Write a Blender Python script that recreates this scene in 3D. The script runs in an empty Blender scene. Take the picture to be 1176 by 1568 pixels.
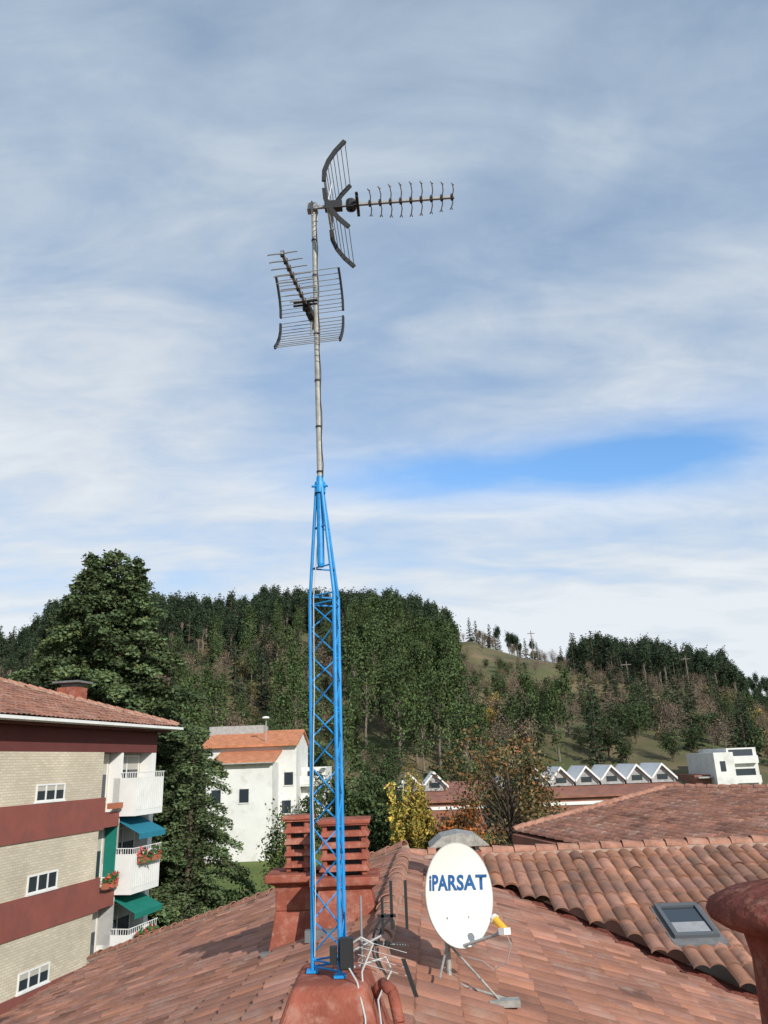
import bpy, math, random, bmesh
import numpy as np
from mathutils import Vector, Matrix
random.seed(7); rng=np.random.default_rng(7)
S=bpy.context.scene
COL=S.collection
# ------------------------------------------------------------------ helpers
def new_mat(name,col,rough=.8,var=.0,vscale=6.,bump=0.,bscale=40.,metal=0.,spec=.3,col2=None,attr=None,stain=None):
    m=bpy.data.materials.new(name);m.use_nodes=True
    nt=m.node_tree;N=nt.nodes;L=nt.links
    b=N['Principled BSDF'];b.inputs['Roughness'].default_value=rough
    b.inputs['Metallic'].default_value=metal;b.inputs['Specular IOR Level'].default_value=spec
    c=(*col,1);out=None
    tc=N.new('ShaderNodeTexCoord')
    if var>0 or col2:
        no=N.new('ShaderNodeTexNoise');no.inputs['Scale'].default_value=vscale;no.inputs['Detail'].default_value=8;no.inputs['Roughness'].default_value=.65
        L.new(tc.outputs['Object'],no.inputs['Vector'])
        r=N.new('ShaderNodeValToRGB');L.new(no.outputs['Fac'],r.inputs['Fac'])
        r.color_ramp.elements[0].position=.35;r.color_ramp.elements[1].position=.68
        c2=col2 if col2 else tuple(min(1,x*(1+var)) for x in col)
        c1=col if col2 else tuple(x*(1-var) for x in col)
        r.color_ramp.elements[0].color=(*c1,1);r.color_ramp.elements[1].color=(*c2,1)
        out=r.outputs['Color']
    if attr:
        at=N.new('ShaderNodeAttribute');at.attribute_name=attr
        hs=N.new('ShaderNodeMix');hs.data_type='RGBA';hs.blend_type='MULTIPLY';hs.inputs[0].default_value=1
        if out: L.new(out,hs.inputs[6])
        else: hs.inputs[6].default_value=c
        L.new(at.outputs['Color'],hs.inputs[7]);out=hs.outputs[2]
    if stain:
        no2=N.new('ShaderNodeTexNoise');no2.inputs['Scale'].default_value=stain[1];no2.inputs['Detail'].default_value=10;no2.inputs['Roughness'].default_value=.7
        L.new(tc.outputs['Object'],no2.inputs['Vector'])
        r2=N.new('ShaderNodeValToRGB');L.new(no2.outputs['Fac'],r2.inputs['Fac'])
        r2.color_ramp.elements[0].position=stain[2];r2.color_ramp.elements[1].position=stain[2]+.12
        mx=N.new('ShaderNodeMix');mx.data_type='RGBA';mu=N.new('ShaderNodeMath');mu.operation='MULTIPLY';mu.inputs[1].default_value=stain[3]
        L.new(r2.outputs['Color'],mu.inputs[0]);L.new(mu.outputs[0],mx.inputs[0])
        if out: L.new(out,mx.inputs[6])
        else: mx.inputs[6].default_value=c
        mx.inputs[7].default_value=(*stain[0],1);out=mx.outputs[2]
    if out: L.new(out,b.inputs['Base Color'])
    else: b.inputs['Base Color'].default_value=c
    if bump>0:
        nb=N.new('ShaderNodeTexNoise');nb.inputs['Scale'].default_value=bscale;nb.inputs['Detail'].default_value=6
        L.new(tc.outputs['Object'],nb.inputs['Vector'])
        bp=N.new('ShaderNodeBump');bp.inputs['Strength'].default_value=bump;bp.inputs['Distance'].default_value=.02
        L.new(nb.outputs['Fac'],bp.inputs['Height']);L.new(bp.outputs['Normal'],b.inputs['Normal'])
    return m
def empty(name,loc=(0,0,0),rotz=0):
    e=bpy.data.objects.new(name,None);e.location=loc;e.rotation_euler=(0,0,rotz);COL.objects.link(e);e.empty_display_size=.3;return e
class MB:
    def __init__(s): s.v=[];s.f=[];s.m=[]
    def add(s,vs,fs,mi=0):
        o=len(s.v);s.v+= [tuple(p) for p in vs];s.f+=[tuple(i+o for i in f) for f in fs];s.m+=[mi]*len(fs);return s
    def box(s,x0,x1,y0,y1,z0,z1,mi=0):
        vs=[(x0,y0,z0),(x1,y0,z0),(x1,y1,z0),(x0,y1,z0),(x0,y0,z1),(x1,y0,z1),(x1,y1,z1),(x0,y1,z1)]
        return s.add(vs,[(0,3,2,1),(4,5,6,7),(0,1,5,4),(1,2,6,5),(2,3,7,6),(3,0,4,7)],mi)
    def frus(s,b0,b1,z0,z1,mi=0):
        (x0,x1,y0,y1)=b0;(u0,u1,w0,w1)=b1
        vs=[(x0,y0,z0),(x1,y0,z0),(x1,y1,z0),(x0,y1,z0),(u0,w0,z1),(u1,w0,z1),(u1,w1,z1),(u0,w1,z1)]
        return s.add(vs,[(0,3,2,1),(4,5,6,7),(0,1,5,4),(1,2,6,5),(2,3,7,6),(3,0,4,7)],mi)
    def cyl(s,p0,p1,r0,r1=None,n=8,mi=0,cap=True):
        r1=r0 if r1 is None else r1
        p0=Vector(p0);p1=Vector(p1);d=(p1-p0)
        if d.length<1e-6:return s
        d.normalize();a=d.orthogonal().normalized();b=d.cross(a)
        vs=[];
        for p,r in((p0,r0),(p1,r1)):
            for i in range(n):
                t=2*math.pi*i/n;vs.append(p+a*(r*math.cos(t))+b*(r*math.sin(t)))
        fs=[(i,(i+1)%n,n+(i+1)%n,n+i) for i in range(n)]
        if cap: fs+=[tuple(range(n-1,-1,-1)),tuple(range(n,2*n))]
        return s.add(vs,fs,mi)
    def path(s,pts,r,n=6,mi=0):
        for i in range(len(pts)-1): s.cyl(pts[i],pts[i+1],r,r,n,mi)
        return s
    def rev(s,c,prof,n=20,mi=0,jit=0):
        vs=[];k=len(prof)
        for (r,z) in prof:
            for i in range(n):
                t=2*math.pi*i/n;q=1+jit*(math.sin(3*t+z*9)+.6*math.sin(7*t+1));vs.append((c[0]+r*q*math.cos(t),c[1]+r*q*math.sin(t),c[2]+z+jit*.3*math.sin(4*t)))
        fs=[(j*n+i,j*n+(i+1)%n,(j+1)*n+(i+1)%n,(j+1)*n+i) for j in range(k-1) for i in range(n)]
        fs.append(tuple(range((k-1)*n,k*n)))
        return s.add(vs,fs,mi)
    def build(s,name,mats,parent=None,smooth=False):
        me=bpy.data.meshes.new(name);me.from_pydata(s.v,[],s.f);me.update()
        for m in mats: me.materials.append(m)
        me.polygons.foreach_set('material_index',s.m)
        if smooth: me.polygons.foreach_set('use_smooth',[True]*len(s.f))
        o=bpy.data.objects.new(name,me);COL.objects.link(o)
        if parent: o.parent=parent
        return o
def np_mesh(name,V,F,mats,mi=None,colattr=None,smooth=False,parent=None,link=True):
    me=bpy.data.meshes.new(name);k=F.shape[1]
    me.vertices.add(len(V));me.vertices.foreach_set('co',V.astype(np.float32).ravel())
    me.loops.add(F.size);me.loops.foreach_set('vertex_index',F.astype(np.int32).ravel())
    me.polygons.add(len(F));me.polygons.foreach_set('loop_start',np.arange(0,F.size,k,dtype=np.int32));me.polygons.foreach_set('loop_total',np.full(len(F),k,dtype=np.int32))
    for m in mats: me.materials.append(m)
    if mi is not None: me.polygons.foreach_set('material_index',mi.astype(np.int32))
    me.polygons.foreach_set('use_smooth',np.full(len(F),smooth))
    me.update(calc_edges=True)
    if colattr is not None:
        at=me.attributes.new('tint','FLOAT_COLOR','FACE')
        c=np.ones((len(F),4),dtype=np.float32);c[:,:3]=colattr;at.data.foreach_set('color',c.ravel())
    o=bpy.data.objects.new(name,me)
    if link: COL.objects.link(o)
    if parent: o.parent=parent
    return o
# ------------------------------------------------------------------ materials
M_tile=new_mat('terracotta_tile',(.31,.145,.098),.85,.26,1.1,.3,60,attr='tint',stain=((.36,.26,.21),1.7,.52,.5))
M_tile2=new_mat('terracotta_tile_old',(.33,.165,.11),.85,.28,1.6,.3,60,attr='tint',stain=((.14,.10,.08),3.0,.5,.6))
M_cap=new_mat('ridge_tile',(.36,.18,.125),.9,.3,4,.35,40,stain=((.40,.31,.25),5,.56,.6))
M_mortar=new_mat('mortar',(.34,.24,.19),.95,.25,8,.4,40)
M_chim=new_mat('chimney_paint',(.29,.088,.058),.85,.25,4,.4,50,stain=((.38,.19,.14),6,.5,.75),spec=.15)
M_chim2=new_mat('chimney_dark',(.19,.06,.045),.95,.35,6,.9,28,stain=((.30,.15,.11),7,.52,.7),spec=.1)
M_blue=new_mat('blue_paint',(.012,.25,.60),.45,.18,20,spec=.4)
M_steel=new_mat('galvanised_steel',(.34,.33,.30),.55,.3,14,metal=.3)
M_alu=new_mat('aluminium',(.30,.30,.30),.55,.15,20,metal=.4)
M_blk=new_mat('black_plastic',(.025,.026,.028),.5)
M_dish=new_mat('dish_paint',(.70,.70,.65),.45,.05,3,stain=((.42,.33,.20),3.5,.60,.5))
M_dishback=new_mat('dish_back',(.45,.45,.43),.6)
M_txt=new_mat('blue_lettering',(.02,.10,.28),.5,.2,30)
M_yel=new_mat('yellow_plastic',(.75,.42,.04),.5)
M_cable=new_mat('white_cable',(.50,.50,.48),.6)
M_white=new_mat('white_paint',(.74,.74,.72),.7,.06,1.2,.05,stain=((.55,.54,.50),1.5,.55,.35))
M_wht2=new_mat('white_render',(.68,.68,.65),.85,.08,.6,.1,20,stain=((.46,.45,.41),.8,.52,.5))
M_grey=new_mat('grey_concrete',(.35,.35,.34),.9,.2,3,.2)
M_glass=new_mat('window_glass',(.03,.04,.05),.08,spec=.8)
M_shut=new_mat('window_blind',(.45,.43,.38),.7)
M_redband=new_mat('red_render',(.24,.078,.062),.85,.08,1.,.1,30,stain=((.18,.07,.058),1.5,.48,.6))
M_dred=new_mat('dark_red_and_eave_shade',(.13,.04,.036),.85,.08,1.)  # dark red; on the apartment wall it also carries painted eave shade
M_awn=new_mat('awning_green',(.01,.17,.13),.8,.1,4)
M_awnb=new_mat('awning_blue',(.02,.18,.26),.8,.1,4)
M_pot=new_mat('planter',(.36,.13,.07),.8)
M_orange=new_mat('orange_roof',(.50,.20,.10),.85,.25,2,.2)
M_brick=new_mat('red_brick',(.28,.12,.085),.9,.25,1,.1,stain=((.16,.10,.08),.8,.5,.6))
M_fence=new_mat('green_fence',(.01,.15,.06),.8)
def brick_cream():
    m=bpy.data.materials.new('cream_brick');m.use_nodes=True;nt=m.node_tree;N=nt.nodes;L=nt.links;b=N['Principled BSDF'];b.inputs['Roughness'].default_value=.85
    tc=N.new('ShaderNodeTexCoord');sp=N.new('ShaderNodeSeparateXYZ');cb=N.new('ShaderNodeCombineXYZ');L.new(tc.outputs['Object'],sp.inputs[0])
    ad=N.new('ShaderNodeMath');L.new(sp.outputs[0],ad.inputs[0]);L.new(sp.outputs[1],ad.inputs[1])
    L.new(ad.outputs[0],cb.inputs[0]);L.new(sp.outputs[2],cb.inputs[1])
    br=N.new('ShaderNodeTexBrick');L.new(cb.outputs[0],br.inputs['Vector']);br.inputs['Scale'].default_value=1
    br.inputs['Brick Width'].default_value=.26;br.inputs['Row Height'].default_value=.085;br.inputs['Mortar Size'].default_value=.01
    br.inputs['Color1'].default_value=(.64,.57,.44,1);br.inputs['Color2'].default_value=(.54,.475,.36,1);br.inputs['Mortar'].default_value=(.44,.39,.31,1)
    no=N.new('ShaderNodeTexNoise');no.inputs['Scale'].default_value=.5;no.inputs['Detail'].default_value=6;L.new(tc.outputs['Object'],no.inputs['Vector'])
    r=N.new('ShaderNodeMapRange');r.inputs['From Min'].default_value=.3;r.inputs['From Max'].default_value=.7;r.inputs['To Min'].default_value=.8;r.inputs['To Max'].default_value=1.08;L.new(no.outputs['Fac'],r.inputs['Value'])
    v=N.new('ShaderNodeVectorMath');v.operation='SCALE';L.new(br.outputs['Color'],v.inputs[0]);L.new(r.outputs[0],v.inputs['Scale'])
    L.new(v.outputs[0],b.inputs['Base Color']);return m
M_cream=brick_cream()
M_bark=new_mat('bark',(.10,.075,.055),.95,.3,6,.5,30)
M_barkl=new_mat('bark_light',(.18,.15,.12),.95,.3,6,.3,30)
def leaf_mat(name,col): return new_mat(name,col,.75,.15,3,attr='tint',spec=.2)
M_cedar=leaf_mat('cedar_needles',(.075,.105,.045))
M_pine=leaf_mat('pine_needles',(.034,.055,.028))
M_euc=leaf_mat('green_leaves',(.070,.105,.036))
M_brown=leaf_mat('brown_twigs',(.165,.12,.085))
M_olive=leaf_mat('olive_leaves',(.14,.12,.055))
M_autumn=leaf_mat('autumn_leaves',(.22,.12,.045))
M_yell=leaf_mat('yellow_leaves',(.40,.29,.06))
M_dkgreen=leaf_mat('dark_green_leaves',(.050,.075,.028))
# ------------------------------------------------------------------ terrain
SK_a=[-.9,-.507,-.468,-.447,-.339,-.253,-.183,-.166,.007,.05,.083,.124,.215,.235,.257,.34,.425,.445,.486,.6,.9]
SK_b=[.15,.188,.194,.228,.230,.216,.208,.220,.209,.186,.163,.144,.129,.130,.137,.133,.116,.090,.056,.045,.04]
def sstep(t): t=np.clip(t,0,1);return t*t*(3-2*t)
def terr(x,y):
    x=np.asarray(x,float);y=np.asarray(y,float)
    a=x/np.maximum(y,80.)
    base=np.interp(y,[-50,30,45,65,100,140],[-10.5,-10,-9.3,-7.8,-5.5,-3.5])
    R=300+25*np.sin(a*5)
    top=R*np.interp(a,SK_a,SK_b)-np.interp(a,[.07,.11,.21,.25],[12.5,6,6,12])
    t=(y-105)/(R-105)
    s=.45*np.clip(t,0,1)+.55*sstep(t)
    z=base+(top-base)*s
    z=z-(np.maximum(top,10)*.75)*sstep((y-R)/200)
    far=50*sstep((y-600)/350)+14*np.sin(x/260+1)*sstep((y-600)/300)
    z=z+far
    n=(np.sin(x/17+y/23)*1.3+np.sin(x/9-y/13+2)*.7+np.sin(x/41+1)*2)*sstep((y-110)/60)
    return z+n
ax=np.sinh(np.linspace(-5.2,5.2,260))*22
ay=np.concatenate([np.linspace(-400,20,15)[:-1],np.linspace(20,380,160),np.linspace(385,2600,60)])
X,Y=np.meshgrid(ax,ay);Z=terr(X,Y)
V=np.stack([X,Y,Z],-1).reshape(-1,3);nx=len(ax);ny=len(ay)
ii,jj=np.meshgrid(np.arange(nx-1),np.arange(ny-1));b0=(jj*nx+ii).ravel()
F=np.stack([b0,b0+1,b0+nx+1,b0+nx],-1)
M_ground=new_mat('hillside_grass',(.075,.080,.034),.95,0,.06,0,col2=(.19,.14,.078),stain=((.08,.11,.032),.045,.50,.75))
M_lawn=new_mat('lawn_grass',(.085,.125,.028),.95,0,.25,.3,8,col2=(.14,.17,.045))
cy_=V[F].mean(1)[:,1]
np_mesh('ground_terrain',V,F,[M_ground,M_lawn],(cy_<104).astype(int),smooth=True)
# ------------------------------------------------------------------ trees
def leaves(C,size,tint,flat=.0,elong=1.5):
    n=len(C)
    d=rng.normal(size=(n,3));d/=np.linalg.norm(d,axis=1)[:,None]
    e=rng.normal(size=(n,3));e-=(e*d).sum(1)[:,None]*d;e/=np.linalg.norm(e,axis=1)[:,None]
    if flat>0:
        d[:,2]*=1-flat;e[:,2]*=1-flat
    s=size*rng.uniform(.6,1.3,n)[:,None]
    a=d*s*elong*.5;b=e*s*.5
    V=np.stack([C-a,C+b*.9,C+a,C-b*.9],1).reshape(-1,3)
    F=np.arange(4*n).reshape(n,4)
    return V,F,tint
def finish(name,wood,V,F,tint,mats,parent=None,link=True):
    wv=np.array(wood.v).reshape(-1,3);wf=[f for f in wood.f if len(f)==4]
    wf=np.array(wf).reshape(-1,4)
    VV=np.concatenate([wv,V]);FF=np.concatenate([wf,F+len(wv)])
    mi=np.concatenate([np.zeros(len(wf)),np.ones(len(F))])
    t=np.concatenate([np.ones((len(wf),3)),tint])
    return np_mesh(name,VV,FF,mats,mi,t,parent=parent,link=link)
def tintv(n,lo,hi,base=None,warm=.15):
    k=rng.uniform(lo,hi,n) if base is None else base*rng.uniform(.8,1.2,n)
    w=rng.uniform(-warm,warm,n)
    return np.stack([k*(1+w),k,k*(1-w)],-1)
def tree_conifer(name,H,R,nbr,dens,mat,leaf=.2,t0=.1,power=.75,droop=.15,leaders=0,bulge=0):
    w=MB();w.cyl((0,0,0),(0,0,H*.5),H*.018,H*.012,8,cap=False);w.cyl((0,0,H*.5),(.1,.05,H*.98),H*.012,.03,6,cap=False)
    Cs=[];Ts=[]
    for i in range(nbr):
        t=t0+(1-t0)*(i+rng.uniform(0,1))/nbr
        prof=(1-t)**power*(1+bulge*math.sin(math.pi*t))
        L=R*prof*rng.uniform(.62,1.15)+.25
        az=i*2.39996+rng.uniform(-.4,.4);up=.12+.35*t
        p0=np.array([0,0,H*t]);dr=np.array([math.cos(az),math.sin(az),0])
        side=np.array([-dr[1],dr[0],0])
        s=np.linspace(0,1,5)
        pts=[p0+dr*L*q+np.array([0,0,L*(up*q-(up*.6+droop)*q*q*1.3)]) for q in s]
        for q in range(4): w.cyl(pts[q],pts[q+1],.05*(1-s[q])*L/3+.01,.05*(1-s[q+1])*L/3+.008,4,cap=False)
        n=int(dens*L*(.6+L*.25))
        q=rng.uniform(.12,1.0,n)**.75
        wd=(.30*L*(1-q)+.22)
        off=rng.uniform(-1,1,n)*wd
        zc=L*(up*q-(up*.6+droop)*q*q*1.3)-np.abs(off)*.25+rng.normal(size=n)*.10
        C=p0+dr*(L*q)[:,None]+side*off[:,None]+np.array([0,0,1])*zc[:,None]
        C+=rng.normal(size=C.shape)*.06
        Cs.append(C);k=rng.uniform(.5,1.4);Ts.append(tintv(n,0,0,k*(.7+.6*q)))  # inner-crown shade painted into the tint: darker near trunk, paler at tips
    for l in range(leaders):
        az=l*2.1;rr=R*rng.uniform(.12,.28);bx=np.array([math.cos(az)*rr,math.sin(az)*rr,0])
        hh=H*rng.uniform(.88,.98)
        w.cyl((bx[0]*.3,bx[1]*.3,H*.7),(bx[0],bx[1],hh),.08,.02,5,cap=False)
        for j in range(22):
            tt=j/22;z=hh-tt*H*.16;L=.25+1.5*tt;n=90;a2=rng.uniform(0,6.28)
            q=rng.uniform(0,1,n)
            C=bx+np.stack([np.cos(a2)*L*q,np.sin(a2)*L*q,z+.25*L*q],-1)+rng.normal(size=(n,3))*.12
            Cs.append(C);Ts.append(tintv(n,.6,1.3))
    C=np.concatenate(Cs);T=np.concatenate(Ts)
    V,F,T=leaves(C,leaf,T,.35,1.6)
    return finish(name,w,V,F,T,[M_bark,mat])
def tree_leafy(name,H,R,ncl,per,mat,leaf=.2,t0=.3,cr=.5,zs=1.,bark=None,weep=0,mix=None,cone=0,trunk=1):
    w=MB();tr=[(0,0,0)]
    for i in range(1,5): tr.append((rng.normal()*.05*R,rng.normal()*.05*R,H*.8*i/4))
    r=H*.016*trunk
    for i in range(4): w.cyl(tr[i],tr[i+1],r*(1-i*.2),r*(1-(i+1)*.2)+.01,7,cap=False)
    Cs=[];Ts=[]
    zc=H*(1+t0)/2;hz=H*(1-t0)/2
    lob=rng.normal(size=(7,3));lob/=np.linalg.norm(lob,axis=1)[:,None];lw=rng.uniform(-.3,.35,7)
    for i in range(ncl):
        d=rng.normal(size=3);d/=np.linalg.norm(d)
        rr=rng.uniform(.25,1)**.45*(.85+ (lw*np.maximum(0,lob@d)**3).sum())
        p=np.array([d[0]*R*rr,d[1]*R*rr,zc+d[2]*hz*rr*zs])
        if cone>0:
            f=1-cone*max(0,(p[2]-H*t0)/(H*(1-t0)));p[0]*=f;p[1]*=f
        if p[2]<H*t0*.6: continue
        f=min(.95,max(.15,(p[2]-R*.6)/H));bx=np.array([0,0,H*f*.85])
        mid=(bx+p)/2+rng.normal(size=3)*.15
        w.cyl(bx,mid,.012*H*.35+.01,.02,4,cap=False);w.cyl(mid,p,.02,.008,3,cap=False)
        c=cr*rng.uniform(.6,1.4);n=int(per*rng.uniform(.6,1.3))
        L=rng.normal(size=(n,3))*c*.5
        if weep>0: L[:,2]=-rng.uniform(0,1,n)*weep;L[:,:2]*=.6
        Cs.append(p+L);k=rng.uniform(.5,1.5);Ts.append(tintv(n,0,0,k))
    C=np.concatenate(Cs);T=np.concatenate(Ts)
    if mix is not None:
        q=rng.uniform(0,1,len(C))<mix[1];T[q]*=np.array(mix[0])
    V,F,T=leaves(C,leaf,T,0,1.4 if weep==0 else 2.2)
    return finish(name,w,V,F,T,[bark or M_bark,mat])
def place(o,x,y,dz=0): o.location=(x,y,float(terr(x,y))+dz);return o
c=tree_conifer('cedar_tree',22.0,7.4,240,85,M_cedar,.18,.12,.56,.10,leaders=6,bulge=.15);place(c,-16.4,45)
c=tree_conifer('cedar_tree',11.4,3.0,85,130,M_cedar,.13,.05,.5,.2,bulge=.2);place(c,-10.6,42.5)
c=tree_leafy('leafy_tree',8.2,1.4,55,90,M_euc,.11,.3,.5,mix=((1.7,1.3,.8),.25));place(c,-5.2,40)
c=tree_leafy('dark_green_tree',9.0,2.1,90,150,M_dkgreen,.15,.15,.6);place(c,-2.0,46)
c=tree_leafy('dark_green_tree',8.2,1.7,80,150,M_dkgreen,.15,.15,.6);place(c,-.5,45)
c=tree_leafy('willow_tree',9.6,1.7,100,140,M_yell,.10,.3,.35,weep=1.8,mix=((.6,.85,.8),.25));place(c,.95,39.5)
c=tree_leafy('autumn_tree',8.6,1.3,60,90,M_autumn,.12,.2,.5,mix=((1.9,1.0,.6),.35));place(c,3.0,37)
c=tree_leafy('autumn_tree',11.8,2.7,125,58,M_olive,.12,.25,.6,mix=((1.2,.75,.6),.5));place(c,5.3,38.5)
c=tree_leafy('garden_tree',3.0,1.5,60,110,M_dkgreen,.13,.1,.6);place(c,-8.4,43)
c=tree_leafy('garden_tree',5.5,1.6,50,110,M_olive,.14,.1,.6);place(c,-16.5,66)
c=tree_leafy('garden_tree',6.0,1.8,60,90,M_dkgreen,.16,.1,.6);place(c,-6.5,72)
c=tree_leafy('garden_tree',9.0,2.8,80,90,M_dkgreen,.2,.15,.8);place(c,9.5,66)
forest=empty('hillside_forest')
def proto(kind,i):
    if kind=='pine': return tree_leafy('pine_proto_%d'%i,12,2.4,46,28,M_pine,.34,.5,.85,bark=M_barkl,cone=.8)
    if kind=='euc': return tree_leafy('euc_proto_%d'%i,15,2.2,60,28,M_euc,.32,.25,.95,bark=M_barkl,cone=.45)
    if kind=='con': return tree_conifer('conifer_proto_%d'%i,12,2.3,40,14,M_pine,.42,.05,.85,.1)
    if kind=='brown': return tree_leafy('bare_tree_proto_%d'%i,8,2.2,60,11,M_brown,.19,.2,1.1,bark=M_barkl)
    if kind=='olive': return tree_leafy('scrub_proto_%d'%i,5,2.3,35,24,M_olive,.26,.1,1.0)
    if kind=='dk': return tree_leafy('broadleaf_proto_%d'%i,8,2.3,50,28,M_dkgreen,.28,.15,1.0)
    if kind=='yel': return tree_leafy('yellow_tree_proto_%d'%i,6,1.8,35,24,M_yell,.25,.1,.9)
pts={}
def addp(k,x,y,s): pts.setdefault((k,int(rng.integers(2))),[]).append((x,y,float(terr(x,y))-.3,s))
for yy in np.arange(101,335,4.0):
    hw=yy*.62+6
    for xx in np.arange(-hw,hw,3.9):
        x=xx+rng.uniform(-1.9,1.9);y=yy+rng.uniform(-1.9,1.9);a=x/y
        if y<124 and .12<a<.50: continue
        R=300+25*math.sin(a*5);t=(y-105)/(R-105);u=rng.uniform();s=rng.uniform(.6,1.25)
        wob=.05*math.sin(a*23)+.03*math.sin(a*61)
        tt=t+wob;g=math.sin(x/13+1.3)+math.sin(y/17+x/29)
        if a<.085:
            if tt>.64: k='pine' if u<.6 else 'con';p=.92
            elif tt>.32:
                k='dk' if g>.4 else('brown' if u<.32 else('euc' if u<.5 else('olive' if u<.65 else 'con')));p=.82;s*=.88
                if a<-.25 and u>.35: k='con' if u<.7 else 'dk'
                if -.05<a<.085 and .22<tt<.50:k='euc';p=.9;s*=1.15
                if -.14<a<.03 and .55<tt<.64: p=.12
            else:
                k='euc' if u<.3 else('dk' if u<.65 else('brown' if u<.88 else 'olive'));p=.75;s*=.85
                if a>-.05 : k='euc' if u<.8 else 'brown';s*=1.1
                if a>-.05 and tt<.08: k='brown' if u<.4 else 'dk';p=.6;s*=.7
        elif a<.235:
            if tt>.88: k='pine' if u<.35 else('brown' if u<.8 else 'con');p=.55;s*=.75
            elif tt>.42: k='brown' if u<.5 else('olive' if u<.85 else 'dk');p=.42 if g>-.3 else .16;s*=.55
            elif tt>.2: k='olive' if u<.3 else('dk' if u<.6 else('yel' if u<.66 else 'brown'));p=.65;s*=.75
            else: k='dk' if u<.45 else('euc' if u<.6 else('con' if u<.7 else 'brown'));p=.85;s*=.85
        elif a<.45:
            if tt>.60: k='pine' if u<.65 else 'con';p=.9
            elif tt>.48: k='brown' if u<.55 else('olive' if u<.8 else 'con');p=.6;s*=.65
            elif tt>.2: k='con' if u<.3 else('dk' if u<.55 else('brown' if u<.8 else 'olive'));p=.75;s*=.8
            else: k='con' if u<.4 else('dk' if u<.7 else 'brown');p=.85;s*=.8
        else:
            k='yel' if u<.2 else('brown' if u<.6 else('olive' if u<.8 else 'dk'));p=.75;s*=.7
        if rng.uniform()<p: addp(k,x,y,s)
for q in range(260):
    x=rng.uniform(330,620);y=rng.uniform(720,980);addp('dk' if q%2 else 'pine',x,y,rng.uniform(1.5,2.4))
for (k,i),L in sorted(pts.items()):
    L=np.array(L);n=len(L);th=rng.uniform(0,6.28,n);h=L[:,3]*.5
    vs=[]
    for q in range(4):
        an=th+q*math.pi/2
        vs.append(np.stack([L[:,0]+np.cos(an)*h*1.4142,L[:,1]+np.sin(an)*h*1.4142,L[:,2]],-1))
    V=np.stack(vs,1).reshape(-1,3);F=np.arange(4*n).reshape(n,4)
    sc=np_mesh('scatter_%s_%d'%(k,i),V,F,[M_ground],parent=forest)
    sc.instance_type='FACES';sc.use_instance_faces_scale=True;sc.instance_faces_scale=1
    sc.show_instancer_for_render=False;sc.show_instancer_for_viewport=False
    o=proto(k,i);o.parent=sc
# ------------------------------------------------------------------ roof of our building
def Xr(D): return -.57+.046*D
SL=.35
roof=empty('terracotta_roof')
def tile_sheet(name,P0,ud,dd,W,Lh,keep,mat,tw=.21,tl=.37,amp=.04,lift=0,ns=8):
    P0=np.array(P0,float);ud=np.array(ud,float);ud/=np.linalg.norm(ud);dd=np.array(dd,float);dd/=np.linalg.norm(dd)
    nn=np.cross(ud,dd);nn/=np.linalg.norm(nn)
    if nn[2]<0: nn=-nn
    nt=int(W/tw);nc=int(Lh/tl)
    u=np.arange(nt*ns+1)/ns
    prof=np.abs(np.sin(np.pi*u))**.7
    rv=[];rh=[]
    for k in range(nc): rv+= [k*tl,(k+1)*tl-.012];rh+=[0,.028]
    rv=np.array(rv);rh=np.array(rh)
    U,Vv=np.meshgrid(u*tw,rv);Hh=prof[None,:]*amp+rh[:,None]+lift
    jit=rng.normal(size=(nc,nt))*.004
    ti=np.minimum((np.arange(len(u))/ns).astype(int),nt-1);ci=np.repeat(np.arange(nc),2)
    Hh=Hh+jit[ci][:,ti]
    Vv=Vv+(rng.normal(size=(nc,nt))*.008)[ci][:,ti]
    Hh=Hh+.012*np.sin(U*1.3+1)*np.sin(Vv*1.1)
    P=P0+U[...,None]*ud+Vv[...,None]*dd+Hh[...,None]*nn
    n2=len(u);m2=len(rv)
    i2,j2=np.meshgrid(np.arange(n2-1),np.arange(m2-1));b=(j2*n2+i2).ravel()
    F=np.stack([b,b+n2,b+n2+1,b+1],-1)
    Pf=P.reshape(-1,3)
    tu=(i2.ravel()//ns);tv=(j2.ravel()//2)
    cx=P0+((tu+.5)*tw)[:,None]*ud+((tv+.5)*tl)[:,None]*dd
    k=keep(cx)
    kk=rng.uniform(size=(nc+1,nt+1))[tv,tu]
    r2=rng.uniform(-1,1,size=(nc+1,nt+1))[tv,tu]
    br=.74+.42*kk
    br=np.where(kk>.95,br*1.2,br);br=np.where(kk<.05,br*.75,br)
    br=np.where(j2.ravel()%2==1,br*.7,br)
    tint=np.stack([br*(1+.05*r2),br,br*(1-.10*r2)],-1)
    return np_mesh(name,Pf,F[k],[mat],None,tint[k],parent=roof)
sl=1/math.hypot(1,SL)
E=np.array([.046,1,0]);E/=np.linalg.norm(E)
NL=np.array([-E[1],E[0],0])   # left
JX,JD=.17,16.
CD=15.55; CZ=-1.54-SL*(JD-CD)
def val(D): return JX+(JD-D)*1.07
def hipX(D): return JX-(D-JD)*7.42/5.2
tile_sheet('left_slope',(Xr(-2),-2,-1.6),E,(NL[0],NL[1],-SL),24,8.3,lambda c:(c[:,1]<JD)|(c[:,0]<hipX(c[:,1])),M_tile)
tile_sheet('right_slope',(Xr(-2),-2,-1.6),E,(-NL[0],-NL[1],-SL),18,7.5,lambda c:(c[:,0]<val(c[:,1])+.12)&(c[:,1]<JD+.1),M_tile)
tile_sheet('cross_slope',(0,CD,CZ),(1,0,0),(0,-1,-SL),13,8.2,lambda c:(c[:,0]>val(c[:,1])+.02),M_tile2,tw=.225,tl=.40,amp=.055)
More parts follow.
